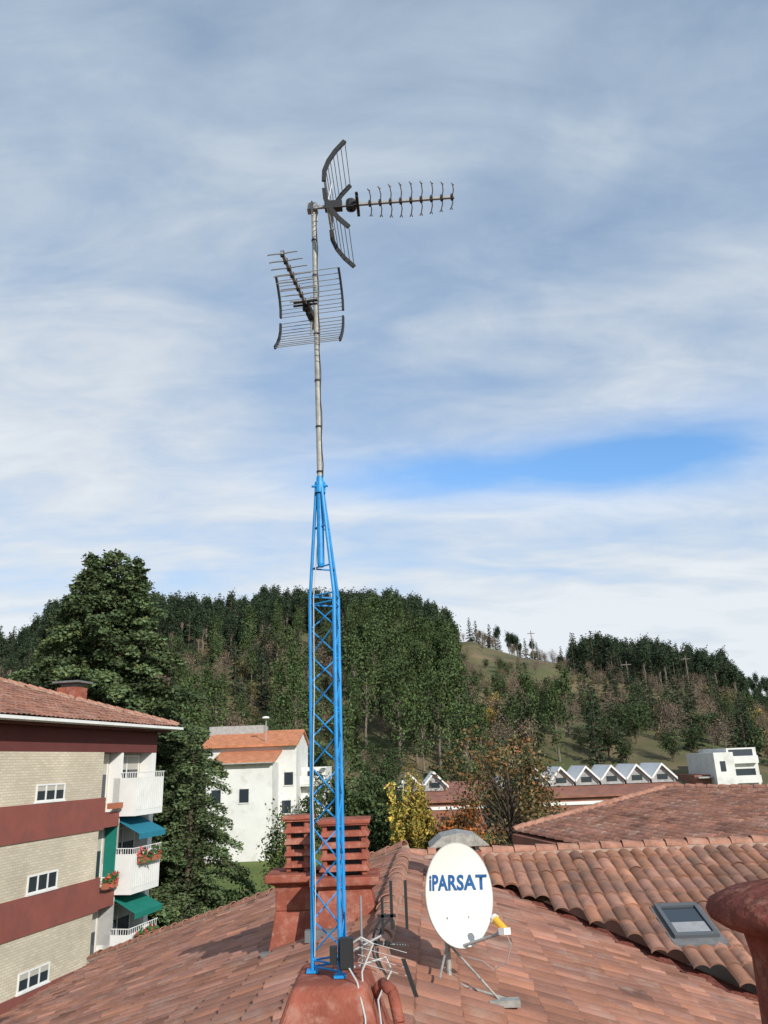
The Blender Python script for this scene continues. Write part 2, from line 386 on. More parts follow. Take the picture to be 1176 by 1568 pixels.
tile_sheet('cross_back_slope',(0,CD,CZ-.02),(1,0,0),(0,1,-SL),13,5,lambda c:(c[:,0]>JX-(c[:,1]-JD)*.1),M_tile2)
def caps(name,P0,P1,r=.115,L=.40,mat=M_cap,par=roof,lip=.08,up1=.022,hs=.9):
    P0=Vector(P0);P1=Vector(P1);d=P1-P0;n=int(d.length/L);d.normalize();sd=d.cross(Vector((0,0,1))).normalized();up=sd.cross(d)
    mb=MB()
    for i in range(n):
        a=P0+d*(i*L);b=a+d*(L+.05);j=random.uniform(-.010,.010);a=a+sd*random.uniform(-.012,.012)
        vs=[];K=8
        for p,rr,h in((a,r*(1+lip),up1+j),(b,r*(.98-lip),.0)):
            for rad in(rr,rr-.018):
                for q in range(K+1):
                    t=math.pi*q/K;vs.append(p+sd*(rad*math.cos(t))+up*(rad*math.sin(t)*hs+h))
        m=K+1;fs=[]
        for q in range(K):
            fs.append((q,q+1,2*m+q+1,2*m+q));fs.append((m+q+1,m+q,3*m+q,3*m+q+1));fs.append((q+1,q,m+q,m+q+1));fs.append((2*m+q,2*m+q+1,3*m+q+1,3*m+q))
        mb.add(vs,fs,0)
    w=r*.95;vs=[P0-sd*w*1.15-up*.05,P0+sd*w*1.15-up*.05,P0+sd*w*.9+up*.03,P0-sd*w*.9+up*.03]
    e=d*(n*L);vs+= [v+e for v in vs[:4]]
    mb.add(vs,[(0,1,2,3),(7,6,5,4),(1,5,6,2),(0,3,7,4),(3,2,6,7)],1)
    return mb.build(name,[mat,M_mortar],par)
caps('ridge_caps',(Xr(-2),-2,-1.57),(Xr(15.7),15.7,-1.57),r=.12,L=.48,lip=.035,up1=.008,hs=.7)
caps('cross_ridge_caps',(JX,CD,CZ+.03),(13,CD,CZ+.03))
caps('hip_caps',(JX,JD,-1.56),(-7.75,21.55,-4.40))
mb=MB()
def rz(x,D): return -1.6-SL*(x-Xr(D))*.999
a=(val(15.8),15.8);b=(val(8.6),8.6)
mb.add([(a[0]-.10,a[1]-.10,rz(a[0]-.1,a[1])+.035),(a[0]+.2,a[1]+.2,rz(a[0],a[1])+.03),(b[0]+.2,b[1]+.2,rz(b[0],b[1])+.03),(b[0]-.10,b[1]-.10,rz(b[0]-.1,b[1])+.035)],[(0,1,2,3)])
mb.build('valley_flashing',[M_chim2],roof)
mb=MB();mb.box(-7.1,5.8,-2,15.5,-12,-4.55);mb.box(-.5,12.6,8.6,19,-12,-4.4)
mb.add([(.1,16.05,-1.72),(-7.6,21.4,-4.55),(-7.6,21.4,-12),(.1,16.05,-12)],[(0,1,2,3)])
mb.add([(.1,16.05,-1.72),(-7.6,21.4,-4.55),(-5.5,24.5,-5.2),(.4,20,-3.1)],[(0,1,2,3)],1)
mb.build('walls',[M_wht2,M_brick],roof)
mb=MB();mb.cyl((Xr(-2)-7.85,-1.6,-4.42),(Xr(20)-7.85,20.3,-4.42),.07,.07,8);mb.build('gutter',[M_dred],roof)
# skylight
sk=empty('roof_skylight')
def cp(x,D,h): return (x,D-h*SL*sl*1.0,-1.54-SL*(JD-D)+h*sl)
def slopebox(mb,x0,x1,D0,D1,h0,h1,mi):
    vs=[cp(x0,D0,h0),cp(x1,D0,h0),cp(x1,D1,h0),cp(x0,D1,h0),cp(x0,D0,h1),cp(x1,D0,h1),cp(x1,D1,h1),cp(x0,D1,h1)]
    mb.add(vs,[(0,3,2,1),(4,5,6,7),(0,1,5,4),(1,2,6,5),(2,3,7,6),(3,0,4,7)],mi)
mb=MB();x0,x1,D0,D1=4.02,4.68,12.72,13.55
slopebox(mb,x0-.06,x1+.06,D0-.15,D0,0,.08,1)
slopebox(mb,x0,x0+.06,D0,D1,0,.13,0);slopebox(mb,x1-.06,x1,D0,D1,0,.13,0);slopebox(mb,x0+.06,x1-.06,D0,D0+.08,0,.128,0);slopebox(mb,x0+.06,x1-.06,D1-.08,D1,0,.132,0)
slopebox(mb,x0+.06,x1-.06,D0+.08,D1-.08,.06,.10,2);slopebox(mb,x0-.06,x0-.003,D0,D1+.03,0,.07,1);slopebox(mb,x1+.003,x1+.06,D0,D1+.03,0,.07,1)
M_skg=new_mat('skylight_blind',(.30,.30,.30),.15,.2,4,spec=.8);M_skf=new_mat('skylight_frame',(.10,.11,.12),.5);M_lead=new_mat('lead_flashing',(.16,.16,.16),.6,.2,5)
slopebox(mb,x0+.08,x1-.08,D0+.10,D0+.36,.102,.106,3)
mb.build('skylight_frame',[M_skf,M_lead,M_glass,M_skg],sk)
# ------------------------------------------------------------------ chimneys
def louver_chimney(cx,cy,w,zt,zs,zb,name='brick_chimney',inset=.03,slab=.10):
    e=empty(name);mb=MB();h=w/2
    mb.frus((cx-h-.12,cx+h+.12,cy-h-.12,cy+h+.12),(cx-h,cx+h,cy-h,cy+h),zb-.3,zb+.40)
    mb.box(cx-h,cx+h,cy-h,cy+h,zb+.40,zs-.14)
    mb.frus((cx-h,cx+h,cy-h,cy+h),(cx-h-slab+.02,cx+h+slab-.02,cy-h-slab+.02,cy+h+slab-.02),zs-.14,zs-.09)
    mb.box(cx-h-slab,cx+h+slab,cy-h-slab,cy+h+slab,zs-.09,zs)
    n=5;H=(zt-zs);p=H/n;k=h-inset
    for i in range(n):
        z=zs+p*i+.05;j=random.uniform(-.006,.006)
        mb.frus((cx-k+j,cx+k+j,cy-k,cy+k),(cx-k+.045+j,cx+k-.045+j,cy-k+.045,cy+k-.045),z,z+p*.55,0)
    mb.box(cx-k+.12,cx+k-.12,cy-k+.12,cy+k-.12,zs,zt-.05,1)  # plain black core block, put in to darken the gaps between louvres
    mb.box(cx-k-.01,cx+k+.01,cy-k-.01,cy+k+.01,zt-.06,zt-.01)
    for sx in(-1,1):
        for sy in(-1,1): mb.box(cx+sx*(k-.07)-.03,cx+sx*(k-.07)+.03,cy+sy*(k-.07)-.03,cy+sy*(k-.07)+.03,zs,zt-.07,0)
    o=mb.build('stack',[M_chim,M_blk],e)
    md=o.modifiers.new('b','BEVEL');md.width=.014;md.segments=2
    mb=MB();mb.box(cx-h-.14,cx+h+.14,cy-h-.19,cy-h-.09,zb-.12,zb+.0);mb.build('flashing',[M_lead],e)
    return e
louver_chimney(-1.23,10.45,.50,-.585,-1.24,-2.05,inset=.07,slab=.12)
louver_chimney(-.62,10.05,.60,-.62,-1.24,-1.75,inset=.0)
e=empty('vent_chimney');mb=MB();mb.box(.62,1.28,12.7,13.3,-2.1,-1.33,0)
for z in(-1.6,-1.46): mb.box(.60,1.30,12.68,13.32,z,z+.04,0)
for sx in(.68,1.22):
    for sy in(12.75,13.25): mb.box(sx-.03,sx+.03,sy-.03,sy+.03,-1.33,-1.23,1)
vs=[(.5,12.6,-1.19),(1.4,12.6,-1.19),(1.4,13.4,-1.19),(.5,13.4,-1.19),(.68,12.6,-1.05),(1.22,12.6,-1.05),(1.22,13.4,-1.05),(.68,13.4,-1.05),(.95,12.6,-1.0),(.95,13.4,-1.0)]
mb.add([(p[0],p[1],p[2]-.06) for p in vs],[(0,3,2,1),(0,4,7,3),(4,8,9,7),(8,5,6,9),(5,1,2,6),(0,1,5,8,4),(3,7,9,6,2)],1)
mb.build('vent_stack',[M_chim,M_steel],e)
e=empty('domed_chimney');mb=MB()
mb.rev((1.62,3.25,0),[(.34,-2.6),(.30,-1.2),(.29,-.76),(.31,-.66),(.38,-.645),(.42,-.62),(.432,-.595),(.42,-.565),(.36,-.535),(.24,-.508),(.12,-.497),(.02,-.495)],48,0,jit=.008)
mb.build('chimney_pot',[M_chim2],e,True)
# ------------------------------------------------------------------ mast
mast=empty('antenna_mast')
feet=[Vector((-.463,4.55,0)),Vector((-.312,4.43,0)),Vector((-.300,4.625,0))]
zb,zm,zt=-1.02,.96,1.65;mb=MB()
ctr=sum(feet,Vector())/3;ctrT=Vector((-.392,4.5,0))
def at(i,z):
    if z<=zm: p=feet[i].copy()
    else:
        f=(z-zm)/(zt-zm);p=feet[i].lerp(ctrT+(feet[i]-ctr)*.22,f)
    p.z=z;return p
for i in range(3):
    mb.cyl(at(i,zb),at(i,zm),.011,n=8);mb.cyl(at(i,zm),at(i,zt),.010,n=8)
    mb.box(feet[i].x-.03,feet[i].x+.03,feet[i].y-.03,feet[i].y+.03,zb-.006,zb+.006)
    j=(i+1)%3
    z=zb+.08;k=0
    while z<zm-.12:
        a,b=(i,j) if k%2==0 else (j,i)
        mb.cyl(at(a,z),at(b,z+.155),.0042,n=5);z+=.155;k+=1
    for z in(zb+.02,zb+.05,zm-.05,zm,zm+.17,zm+.42,zt-.02): mb.cyl(at(i,z),at(j,z),.0055,n=5)
mb.rev((ctrT.x,ctrT.y,0),[(.018,zm+.17),(.022,zm+.19),(.022,zt+.05),(.02,zt+.06)],12)
mb.rev((ctrT.x,ctrT.y,0),[(.034,zt-.05),(.034,zt+.02),(.02,zt+.02)],12)
mb.cyl((ctrT.x-.05,ctrT.y-.02,zt-.01),(ctrT.x+.05,ctrT.y-.02,zt-.01),.008)
mb.build('lattice_tower',[M_blue],mast)
mb=MB();pt=Vector((-.415,4.5,3.75));p0=Vector((ctrT.x,4.5,zt+.05));mb.cyl(p0,pt,.0175,.0165,12)
for f in(.02,.17,.33,.5,.62,.72,.86): q=p0.lerp(pt,f);mb.cyl(q-Vector((0,0,.006)),q+Vector((0,0,.006)),.0205,n=12,mi=1)
mb.path([p0.lerp(pt,f)+Vector((.02+.004*math.sin(f*40),-.012,0)) for f in np.linspace(0,1,24)],.0035,5,1)
mb.build('steel_pole',[M_steel,M_blk],mast)
def reflector_antenna(name,loc,rotz,roty,L,ndir,parent,s=1.,hw=.21,dh=.16,bend=1.,double=True,th=1.,x0=.33):
    e=bpy.data.objects.new(name,None);COL.objects.link(e);e.location=loc;e.rotation_euler=(0,roty,rotz);e.scale=(s,s,s)
    if parent: e.parent=parent
    mb=MB()
    mb.box(-.09,L,-.009*th,.009*th,-.009*th,.009*th,0)
    mb.box(.02,.14,-.025,.025,-.03,.03,1);mb.rev((.20,0,-.045),[(.01,0),(.035,.01),(.035,.075),(.01,.09)],10,1)
    prof=[(.04,.03),(.045,.11),(.075,.19),(.125,.27),(.19,.345)]
    for sg in(1,-1):
        for yy in(-hw,hw):
            for i in range(4):
                a=prof[i];b=prof[i+1]
                p=Vector((a[0],yy,sg*a[1]));q=Vector((b[0],yy,sg*b[1]));d=(q-p).normalized();n=Vector((-d.z,0,d.x))*.014
                t=Vector((0,.008,0))
                vs=[p-n-t,p+n-t,p+n+t,p-n+t,q-n-t,q+n-t,q+n+t,q-n+t]
                mb.add(vs,[(0,1,2,3),(7,6,5,4),(0,4,5,1),(1,5,6,2),(2,6,7,3),(3,7,4,0)],1)
        tot=10
        for k in range(tot):
            f=k/(tot-1)*4;i=min(3,int(f));g=f-i
            x=prof[i][0]*(1-g)+prof[i+1][0]*g;z=prof[i][1]*(1-g)+prof[i+1][1]*g
            mb.cyl((x,-hw,sg*z),(x,hw,sg*z),.0028*th,n=5,mi=0)
        mb.cyl((.03,0,0),(prof[2][0],.0,sg*prof[2][1]),.006,n=5,mi=0)
    mb.box(.235,.255,-.10,.10,.012,.020,1);mb.box(.235,.255,-.10,.10,-.020,-.012,1)
    for k in range(ndir):
        x=x0+(L-x0-.015)*k/(ndir-1);h=dh*(.78+.3*math.sin(math.pi*(k+.7)/ndir))
        mb.box(x-.009,x+.009,-.014,.014,-.018*th,.018*th,1)
        for sg in(1,-1):
            mb.path([(x,0,.0),(x+.012*bend,sg*h*.45,.004),(x+.002*bend,sg*h*.85,.006),(x-.012*bend,sg*h,.006)],.0042*th,5,0)
            if double: mb.path([(x+.004,sg*h*.86,.004),(x+.014*bend,sg*h*.96,-.002)],.004,5,0)
    mb.box(-.10,-.03,-.03,.03,-.03,.02,0);mb.cyl((-.065,-.035,-.05),(-.065,.035,-.05),.006,n=6);mb.cyl((-.065,-.03,-.09),(-.065,-.03,.03),.006);mb.cyl((-.04,.03,-.09),(-.04,.03,.03),.006)
    mb.build('elements',[M_alu,M_blk],e);return e
reflector_antenna('upper_antenna',(-.355,4.49,3.735),math.radians(-2),math.radians(-1),.905,9,mast,1.03,bend=.7,double=True)
reflector_antenna('lower_antenna',(-.43,4.54,2.86),math.radians(-99),math.radians(-1),.90,8,mast,.80,hw=.27,dh=.14,bend=.15,double=False,th=1.25,x0=.28)
reflector_antenna('old_yagi_antenna',(-.16,4.95,-.98),math.radians(15),math.radians(8),.50,5,mast,.42,hw=.14,dh=.12,bend=.3,double=False,th=.7)
mb=MB();mb.box(-.31,-.24,4.36,4.41,-.98,-.84,0);mb.box(-.305,-.245,4.352,4.3595,-.975,-.845,0);mb.box(-.36,-.325,4.38,4.42,-.96,-.88,0)
mb.build('amplifier_box',[M_blk],mast)
mb=MB()
for pts_ in ([(-.30,4.4,-.9),(-.2,4.38,-.84),(-.14,4.42,-.88),(-.2,4.4,-1.0),(-.19,4.3,-1.1),(-.16,4.1,-1.25),(-.14,3.8,-1.5)],
            [(-.28,4.38,-.95),(-.22,4.3,-1.02),(-.18,4.2,-1.15),(-.17,4.0,-1.3)],[(-.25,4.5,-1.0),(-.08,4.55,-.97),(-.05,4.5,-1.02),(-.1,4.4,-1.08),(-.12,4.3,-1.1),(-.08,4.0,-1.3)],
            [(-.45,4.53,-.95),(-.44,4.5,-.6),(-.455,4.53,-.2),(-.44,4.52,.4),(-.44,4.52,.95),(-.40,4.49,1.4)]):
    mb.path(pts_,.0045 if pts_[0][0]>-.4 else .003,6,0)
mb.cyl((-.335,4.43,-.95),(-.10,4.50,-.86),.007,mi=1);mb.cyl((-.2,4.45,-1.0),(-.2,4.45,-.66),.006,mi=1)
for k in range(4): mb.cyl((-.22,4.42,-.96+.035*k),(.03,4.46,-1.04+.035*k),.0017,n=5,mi=1)
for xx in(.03,-.05): mb.box(xx,xx+.016,4.64,4.65,-.86,-.62,2)
mb.box(-.12,-.02,4.64,4.652,-.80,-.785,2);mb.box(-.1,-.085,4.64,4.65,-.88,-.70,2)
q=[(.0,4.40,-.95),(.022,4.40,-.95),(.08,4.40,-1.12),(.058,4.40,-1.12)]
mb.add(q+[(p[0],p[1]+.012,p[2]) for p in q],[(0,1,2,3),(7,6,5,4),(0,4,5,1),(1,5,6,2),(2,6,7,3),(3,7,4,0)],2)
mb.build('cables_and_brackets',[M_cable,M_alu,M_blk],mast)
e=empty('mast_plinth');mb=MB();mb.frus((-.92,.16,3.7,5.2),(-.54,-.18,4.28,4.78),-2.0,-1.03);o=mb.build('plinth_block',[M_chim],e)
md=o.modifiers.new('b','BEVEL');md.width=.03;md.segments=3
mb=MB();mb.path([(-.14,4.55,-1.35),(-.14,4.5,-1.12),(-.10,4.43,-1.06),(-.05,4.36,-1.08),(-.02,4.3,-1.2),(0,4.2,-1.7)],.028,10);mb.build('vent_pipe',[M_chim],e,True)
# ------------------------------------------------------------------ satellite dish
dish=empty('satellite_dish')
n=Vector((math.sin(math.radians(42)),-math.cos(math.radians(42)),.12)).normalized()
xa=Vector((0,0,1)).cross(n).normalized();ya=n.cross(xa)
DX,DY,DZ=.485,7.4,-1.115
Mx=Matrix((( xa.x,ya.x,n.x,DX),(xa.y,ya.y,n.y,DY),(xa.z,ya.z,n.z,DZ),(0,0,0,1)))@Matrix.Rotation(math.radians(-6),4,'Z')
Rx_,Ry_=.405,.405;dep=.07
def para(x,y): return dep*((x/Rx_)**2+(y/Ry_)**2)
mb=MB();nr,ns=12,48;vs=[(0,0,0)]
for i in range(1,nr+1):
    for j in range(ns):
        t=2*math.pi*j/ns;x=Rx_*i/nr*math.cos(t);y=Ry_*i/nr*math.sin(t);vs.append((x,y,para(x,y)))
fs=[(0,1+j,1+(j+1)%ns) for j in range(ns)]
for i in range(nr-1):
    for j in range(ns): fs.append((1+i*ns+j,1+(i+1)*ns+j,1+(i+1)*ns+(j+1)%ns,1+i*ns+(j+1)%ns))
mb.add(vs,fs,0)
vs2=[]
for r,zz in((1.0,dep),(1.012,dep+.006),(1.02,dep-.004),(1.0,dep-.018),(.9,dep*.81-.012),(.5,dep*.25-.012),(.0001,-.012)):
    for j in range(ns):
        t=2*math.pi*j/ns;vs2.append((Rx_*r*math.cos(t),Ry_*r*math.sin(t),zz))
mb.add(vs2,[(k*ns+j,k*ns+(j+1)%ns,(k+1)*ns+(j+1)%ns,(k+1)*ns+j) for k in range(6) for j in range(ns)],1)
o=mb.build('reflector',[M_dish,M_dishback],dish,True);o.matrix_local=Mx
cu=bpy.data.curves.new('txt','FONT');cu.body='iPARSAT';cu.size=.165;cu.align_x='CENTER';cu.align_y='CENTER';cu.offset=.0055;cu.space_character=1.05;cu.resolution_u=4
to=bpy.data.objects.new('txt',cu);COL.objects.link(to);bpy.context.view_layer.update()
dg=bpy.context.evaluated_depsgraph_get();me=bpy.data.meshes.new_from_object(to.evaluated_get(dg));bpy.data.objects.remove(to)
bm=bmesh.new();bm.from_mesh(me);bmesh.ops.triangulate(bm,faces=bm.faces)
bmesh.ops.subdivide_edges(bm,edges=[e_ for e_ in bm.edges if e_.calc_length()>.03],cuts=2)
xs=[v.co.x for v in bm.verts];wid=max(xs)-min(xs);kx=.71/wid
for v in bm.verts:
    x=v.co.x*kx;y=v.co.y+.085;v.co=Vector((x,y,para(x,y)+.004))
bm.to_mesh(me);bm.free();me.materials.clear();me.materials.append(M_txt)
o=bpy.data.objects.new('lettering',me);COL.objects.link(o);o.parent=dish;o.matrix_local=Mx
mb=MB()
mb.cyl((0,-Ry_*.97,.05),(0.03,-.30,.46),.013,n=8,mi=0);mb.cyl((0,-Ry_*.97,.05),(0,-Ry_*.6,-.05),.013,n=8,mi=0)
mb.cyl((.03,-.30,.44),(.03,-.25,.50),.018,n=8,mi=0)
mb.cyl((.03,-.28,.52),(.03,-.20,.42),.030,.030,12,1);mb.cyl((.03,-.20,.42),(.03,-.185,.40),.040,.036,12,2)
mb.box(-.01,.07,-.31,-.26,.48,.54,2)
mb.path([(.03,-.3,.52),(.05,-.38,.55),(.06,-.5,.48),(.04,-.56,.35),(.02,-.5,.25),(0,-.47,.1)],.004,5,0)
for sx in(-.13,.13): mb.cyl((sx,-.18,.018),(sx,-.18,.026),.010,n=8,mi=3)
o=mb.build('feed_arm',[M_grey,M_yel,M_white,M_steel],dish);o.matrix_local=Mx
mb=MB();bx=Vector((DX,DY,DZ))-n*.12
mb.cyl((bx.x,bx.y,-1.95),(bx.x,bx.y,-1.0),.024,n=10);mb.box(bx.x-.06,bx.x+.06,bx.y-.05,bx.y+.05,-1.22,-.98,0)
mb.cyl((bx.x,bx.y,-1.80),(bx.x+.5,bx.y-.1,-1.93),.012);mb.cyl((bx.x,bx.y,-1.5),(bx.x+.40,bx.y-.25,-1.90),.010);mb.cyl((bx.x,bx.y,-1.5),(bx.x-.1,bx.y-.4,-1.68),.010)
mb.box(bx.x+.3,bx.x+.55,bx.y-.30,bx.y-.2,-1.93,-1.88)
mb.build('mount',[M_steel],dish)
# ------------------------------------------------------------------ left apartment building
ap=empty('apartment_building',(-10.15,34.5,0),math.radians(-11.86))
mb=MB()
BY=-26;gb=-10.4
lev=[(-.88,.75),(-3.63,-2.0),(-6.38,-4.75),(-9.13,-7.5)]
bands=[(-2.0,-.88),(-4.75,-3.63),(-7.5,-6.38)]
rc=-2.75;re=-4.05
for z0,z1 in lev: mb.box(-12,0,BY,re,z0,z1,0)
for z0,z1 in bands: mb.box(-12,.05,BY,re+.25,z0,z1,1)
mb.box(-12,0,BY,0,.75,1.75,2);mb.box(-12,-.01,BY,0,gb,-9.13,1)  # top strip: red wall with the shade beneath the eave painted in
mb.box(-12,-.55,re,-.0,-9.13,.75,0)
for z0,z1 in bands: mb.box(-.55,.03,re+.25,rc,z0+.05,z0+.55,1)
mb.box(-.55,-.02,-.35,0,-9.13,.75,3)
for z0,z1 in bands+[(-10,-9.13)]:
    zt_=z1+.66
    mb.box(-.55,.70,rc,-.6,z0+.38,z0+.55,3)
    mb.box(.64,.70,rc,-.6,z0+.55,zt_,3);mb.box(-.3,.64,rc,rc+.06,z0+.55,zt_,3);mb.box(-.3,.64,-.66,-.6,z0+.55,zt_,3)
    mb.box(-.55,-.02,rc,rc+.14,z0-1.3,zt_+1.1,3)
mb.build('walls',[M_cream,M_redband,M_dred,M_white],ap)
def win(mb,y0,y1,z0,z1,x=0,n=2,blind=0):
    f=.05
    mb.box(x-.01,x+.035,y0,y1,z0,z0+f,0);mb.box(x-.01,x+.035,y0,y1,z1-f,z1,0);mb.box(x-.01,x+.034,y0,y0+f,z0+f,z1-f,0);mb.box(x-.01,x+.034,y1-f,y1,z0+f,z1-f,0)
    for k in range(1,n):
        yy=y0+(y1-y0)*k/n;mb.box(x-.01,x+.033,yy-f/2,yy+f/2,z0+f,z1-f,0)
    mb.box(x-.01,x+.008,y0+f,y1-f,z0+f,z1-f,1)
    if blind: mb.box(x+.008,x+.014,y0+f,y1-f,z1-f-(z1-z0)*blind,z1-f,2)
    mb.box(x-.01,x+.07,y0-.04,y1+.04,z0-.045,z0-.002,0)
mb=MB()
for li,(z0,z1) in enumerate(lev):
    for yc in(-7.15,-11.6,-16.2,-21):
        win(mb,yc-.78,yc+.78,z0+.05,z0+.60,0,3,.0 if li%2 else .3)
    win(mb,re+.15,rc-.12,z0-.2,z1-.05,-.55,2,.4)
    win(mb,-2.4,-.5,z0-.5,z1-.1,-.55,2,.25)
mb.build('windows',[M_white,M_glass,M_shut],ap)
mb=MB()
for i,(z0,z1) in enumerate(bands):
    zt_=z0+.36;mi=0 if i==0 else 1
    mb.add([(-.4,-2.6,zt_),(-.4,-.7,zt_),(.9,-.6,zt_-.62),(.9,-2.7,zt_-.62),(.9,-.6,zt_-.82),(.9,-2.7,zt_-.82)],[(0,1,2,3),(3,2,4,5)],mi)
    if i==0: mb.add([(.0,rc-.02,zt_-.1),(.0,rc-.02,zt_-2.1),(-.5,rc-.02,zt_-2.1),(-.5,rc-.02,zt_-.1)],[(0,1,2,3)],1)
mb.build('awnings',[M_awnb,M_awn],ap)
mb=MB()
for i,(z0,z1) in enumerate(bands):
    for k in range(14):
        yy=rc+.1+k*.15;mb.cyl((.73,yy,z0+.6),(.73,yy,z1+.86),.012,n=5,mi=0)
    mb.cyl((.73,rc,z1+.86),(.73,-.6,z1+.86),.018,n=6,mi=0);mb.cyl((0,rc,z1+.86),(.73,rc,z1+.86),.018,n=6,mi=0)
    for k in range(7): mb.cyl((.1+k*.10,rc,z1+.64),(.1+k*.10,rc,z1+.86),.012,n=5,mi=0)
    mb.box(.06,.26,re+.35,rc-.15,z1-.42,z1-.22,1)
    if i: mb.box(.75,.92,rc+.3,-.9,z1+.30,z1+.48,1)
mb.build('railings_and_planters',[M_white,M_pot],ap)
C=[]
for i,(z0,z1) in enumerate(bands):
    if i:
        for k in range(130): C.append((.16+random.gauss(0,.08),random.uniform(re+.35,rc-.1),z1-.12+random.gauss(0,.11)))
        for k in range(150): C.append((.84+random.gauss(0,.08),random.uniform(rc+.25,-.8),z1+.56+random.gauss(0,.10)))
C=np.array(C);T=np.where((rng.uniform(size=len(C))<.6)[:,None],np.array([.12,.9,.5])*1.0,np.array([1.6,.6,1.0]))
V,F,T=leaves(C,.12,T);np_mesh('balcony_plants',V,F,[leaf_mat('potted_plant',(.30,.14,.07))],None,T,parent=ap)
ov=.70;z_e=1.80;y0,y1,xa_,xb_=BY-ov,ov,-12-ov,ov
mid=(xa_+xb_)/2;half=(xb_-xa_)/2;ht=half*.345
for nm,P0,ud,dd,W,Lh,keep in(
  ('roof_tiles_front',(mid,y1,z_e+ht),(0,-1,0),(1,0,-.345),y1-y0,half*1.058+.1,lambda c:((c[:,0]-mid)>-0)&((y1-c[:,1])>(xb_-c[:,0])*1)),
  ('roof_tiles_end',(xa_,y1-half,z_e+ht),(1,0,0),(0,1,-.345),xb_-xa_,half*1.058+.1,lambda c:((y1-c[:,1])<(xb_-c[:,0]))&((y1-c[:,1])<(c[:,0]-xa_)))):
    o=tile_sheet(nm,P0,ud,dd,W,Lh,keep,M_tile,tw=.25,tl=.42,ns=6);o.parent=ap
mb=MB();mb.box(xa_,xb_-.02,y0,y1-.02,z_e-.14,z_e-.06,0);mb.box(xb_-.02,xb_+.10,y0,y1,z_e-.12,z_e-.02,1);mb.box(xa_,xb_+.1,y1,y1+.1,z_e-.12,z_e-.02,1)
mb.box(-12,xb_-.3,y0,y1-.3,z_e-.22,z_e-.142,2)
mb.build('eaves',[M_white,M_white,M_dred],ap)
caps('hip_ridge_caps',(mid,y1-half,z_e+ht+.05),(xb_,y1,z_e+.07),par=ap)
mb=MB();mb.box(-3.3,-2.4,-2.6,-1.8,2.0,3.45,0);mb.box(-3.45,-2.25,-2.75,-1.65,3.62,3.70,1);mb.box(-3.2,-2.5,-2.5,-1.9,3.45,3.62,1);mb.build('roof_chimney',[M_chim,M_lead],ap)
# ------------------------------------------------------------------ white house
wh=empty('white_house');mb=MB();g=-8.5
mb.box(-16.2,-10.5,70,77,g,.35,0)
mb.box(-17.2,-8.9,74,84,g,1.9,0)
def pitched(x0,x1,ya,yb,za,zb,mi,th=.18):
    mb.add([(x0,ya,za),(x1,ya,za),(x1,yb,zb),(x0,yb,zb),(x0,ya,za-th),(x1,ya,za-th),(x1,yb,zb-th),(x0,yb,zb-th)],[(0,1,2,3),(7,6,5,4),(0,4,5,1),(1,5,6,2),(2,6,7,3),(3,7,4,0)],mi)
pitched(-15.8,-10.2,69.5,74,.55,1.45,1)
pitched(-17.6,-8.7,73.4,79,1.95,3.4,1);pitched(-17.6,-8.7,84.6,79.003,1.95,3.4,1)
mb.add([(-8.9,74,1.9),(-8.9,84,1.9),(-8.9,79,3.2)],[(0,1,2)],0)
mb.box(-17.9,-12.6,78.0,81,2.6,3.9,3)
mb.box(-10.5,-6.6,78,86,g,-.2,0);mb.box(-8.9,-6.4,77,78,-1.9,-1.75,0);mb.box(-8.9,-6.4,76.95,77.03,-1.75,-1.0,0);mb.box(-6.9,-6.4,77,78,-.3,-.2,0)
for (x,z) in((-15.3,-2.3),(-15.3,-5.2),(-12.9,-2.3),(-9.6,-1.1),(-7.9,-1.1),(-9.8,-3.5),(-7.9,-4.2)):
    y=69.98 if x<-11 else (73.98 if x<-8.9 else 77.98)
    mb.box(x-.4,x+.4,y-.02,y+.1,z-.55,z+.55,2)
    mb.box(x-.48,x+.48,y-.06,y+.05,z-.63,z-.55,0)
mb.box(-16.3,-10.4,69.94,70.2,g,-7.6,3)
mb.box(-16.25,-10.4,69.35,69.5,.30,.40,3)
mb.cyl((-11.8,74.5,1.5),(-11.8,74.5,4.4),.05,mi=3);mb.rev((-11.8,74.3,4.3),[(.35,0),(.3,.15),(.05,.2)],12,0)
mb.build('house_body',[M_wht2,M_orange,M_glass,M_grey],wh)
# ------------------------------------------------------------------ factory with rooflights
fa=empty('factory_building');mb=MB()
mb.box(-1,29,80,100,-9,-3.7,0);pitched(-1.3,29.3,79.6,90,-3.75,-2.3,1)
pitched(-1.3,29.3,100.4,90.003,-3.75,-2.3,1)
for k in range(11):
    x=1.6+k*2.62
    if 5<x<12: continue
    w=1.2;zb_=-3.0;zt2=-1.2
    vs=[(x-w,84.5,zb_),(x+w,84.5,zb_),(x+w,84.5,zb_+.5),(x-.1,84.5,zt2),(x-w,84.5,zb_+.5)]
    vs+=[(p[0],91,p[2]) for p in vs]
    mb.add(vs,[(0,1,2,3,4),(9,8,7,6,5),(1,6,7,2),(4,9,5,0)],3)
    mb.add([(x-w-.15,84.1,zb_+.45),(x-.1,84.1,zt2+.1),(x-.1,91,zt2+.1),(x-w-.15,91,zb_+.45),(x+w+.15,84.1,zb_+.45),(x+w+.15,91,zb_+.45)],[(0,1,2,3),(1,4,5,2)],2)
    for a_,b_ in(((x-w-.15,zb_+.45),(x-.1,zt2+.1)),((x-.1,zt2+.1),(x+w+.15,zb_+.45))):
        mb.add([(a_[0],84.08,a_[1]-.22),(b_[0],84.08,b_[1]-.22),(b_[0],84.08,b_[1]+.02),(a_[0],84.08,a_[1]+.02)],[(0,1,2,3)],2)
    mb.box(x-.6,x+.45,84.44,84.49,zb_+.3,zb_+.8,4)
mb.box(-1,29,79.9,79.98,-4.6,-4.3,2)
